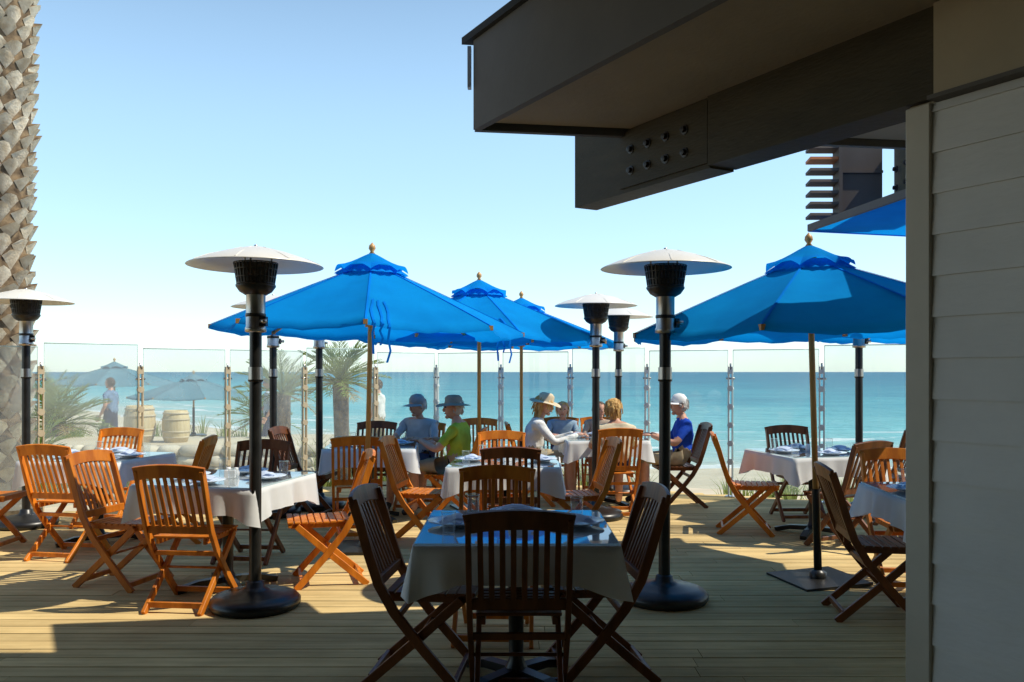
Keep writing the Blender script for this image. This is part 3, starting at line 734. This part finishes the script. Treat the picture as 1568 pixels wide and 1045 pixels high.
    for f,mm,s_ in zip(hb.f,hb.m,hb.sm): mb.f.append([i+o for i in f]); mb.m.append(mm); mb.sm.append(s_); mb.t.append(.5)
    ob=mb.obj(name,[SKIN,shirt,pants,hair,hat and HATS[hat+name] if hat else hair,DARK,LIP],(x,y,0 if sit else terr(x,y)),face-90)
    ob.scale=(s,)*3
    if s!=1.0 and sit: ob.location.z=.455*(1-s)
    return ob
HATS={'capseated_man_in_blue_shirt':cl('white_cap',(.88,.88,.86)),'brimseated_man_in_green_shirt':cl('grey_sun_hat',(.34,.27,.20)),'capseated_man_in_grey_shirt':cl('grey_cap',(.34,.34,.34)),'brimseated_woman_in_white_shirt':cl('straw_hat',(.66,.54,.36)),'capstanding_beachgoer':cl('navy_cap',(.05,.06,.15))}
BLOND=mat('blond_hair',(.70,.45,.16),(.52,.29,.08),rough=.6,scale=40,stretch=(1,1,.2)); DKH=mat('brown_hair',(.10,.06,.035),(.06,.035,.02),rough=.6,scale=40); GREYH=mat('grey_hair',(.5,.47,.43),(.4,.38,.35),rough=.6,scale=40)
KH=cl('khaki_shorts',(.42,.34,.22)); NAVY=cl('navy_shorts',(.04,.05,.10))
person('seated_man_in_blue_shirt',1.83,9.5,182,cl('blue_shirt',(.02,.08,.50)),KH,GREYH,'cap',turn=10,lean=.02,asym=.06)
person('seated_woman_in_cream_shirt',1.07,8.90,95,cl('cream_shirt',(.80,.70,.50)),NAVY,BLOND,None,lean=.05,turn=-35,s=.97,woman=True,asym=.08)
person('seated_woman_in_white_shirt',.28,9.62,0,cl('white_shirt',(.84,.82,.76)),KH,BLOND,'brim',lean=.14,turn=-25,longsleeve=True,nod=.25,woman=True,longhair=True)
person('seated_child',.62,10.42,-92,cl('light_blue_shirt',(.30,.42,.52)),NAVY,BLOND,None,s=.86,lean=.06,woman=True)
person('seated_girl',1.08,10.46,-92,cl('tan_shirt',(.45,.36,.28)),NAVY,DKH,None,s=.86,lean=.08,turn=20,woman=True)
person('seated_man_in_green_shirt',-.62,8.75,165,cl('green_shirt',(.38,.52,.06)),KH,GREYH,'brim',turn=30,lean=.04,asym=.08)
person('seated_man_in_grey_shirt',-1.03,9.35,-110,cl('grey_shirt',(.50,.50,.52)),NAVY,GREYH,'cap',lean=.08,turn=-25,nod=.15,asym=-.06)
person('standing_beachgoer',-5.0,17.5,200,cl('pale_blue_shirt',(.5,.58,.64)),NAVY,DKH,'cap',sit=False)
person('walking_beachgoer',-8.6,18.2,170,cl('blue_print_shirt',(.20,.30,.45)),NAVY,DKH,None,sit=False)
person('walking_beachgoer',-2.6,16.5,160,cl('white_tshirt',(.78,.78,.75)),KH,DKH,None,sit=False)
# ------------------------------------------------------------------ light, sky, camera
sd=Vector((1,-.17,0)).normalized(); EL=R(53); sundir=Vector((sd.x*math.cos(EL),sd.y*math.cos(EL),math.sin(EL)))
sl=bpy.data.lights.new('sun','SUN'); sl.energy=5.0; sl.angle=R(.5); sl.color=(1,.93,.78)
so=bpy.data.objects.new('sun',sl); COL.objects.link(so); so.rotation_euler=(-sundir).to_track_quat('-Z','Y').to_euler(); so.location=(10,0,12)
w=bpy.data.worlds.new('World'); scene.world=w; w.use_nodes=True; nt=w.node_tree; nt.nodes.clear()
sk=nt.nodes.new('ShaderNodeTexSky'); sk.sky_type='NISHITA'; sk.sun_disc=False; sk.sun_elevation=EL; sk.sun_rotation=math.atan2(sundir.x,sundir.y)
sk.air_density=1.0; sk.dust_density=.3; sk.ozone_density=2.5; sk.altitude=0
tc=nt.nodes.new('ShaderNodeTexCoord'); sx=nt.nodes.new('ShaderNodeSeparateXYZ'); nt.links.new(tc.outputs['Generated'],sx.inputs[0])
mr=nt.nodes.new('ShaderNodeMapRange'); mr.interpolation_type='SMOOTHSTEP'; mr.inputs['From Min'].default_value=.24; mr.inputs['From Max'].default_value=.62; mr.inputs['To Min'].default_value=1; mr.inputs['To Max'].default_value=0
nt.links.new(sx.outputs[2],mr.inputs['Value'])
hz=nt.nodes.new('ShaderNodeMix'); hz.data_type='RGBA'; hz.blend_type='ADD'; hz.clamp_factor=False
hz.inputs[7].default_value=(1.55,2.5,2.95,1)
nt.links.new(mr.outputs[0],hz.inputs[0]); nt.links.new(sk.outputs[0],hz.inputs[6])
bg=nt.nodes.new('ShaderNodeBackground'); bg.inputs[1].default_value=.15; ow=nt.nodes.new('ShaderNodeOutputWorld')
nt.links.new(hz.outputs[2],bg.inputs[0]); nt.links.new(bg.outputs[0],ow.inputs[0])
cam=bpy.data.cameras.new('camera'); cam.lens=29.85; cam.sensor_width=36; cam.shift_y=.03; cam.clip_end=30000; cam.clip_start=.05
co=bpy.data.objects.new('camera',cam); COL.objects.link(co); co.location=(0,0,1.5); co.rotation_euler=(R(90),0,0); scene.camera=co
scene.view_settings.view_transform='Standard'; scene.view_settings.look='None'; scene.view_settings.exposure=0; scene.view_settings.gamma=1
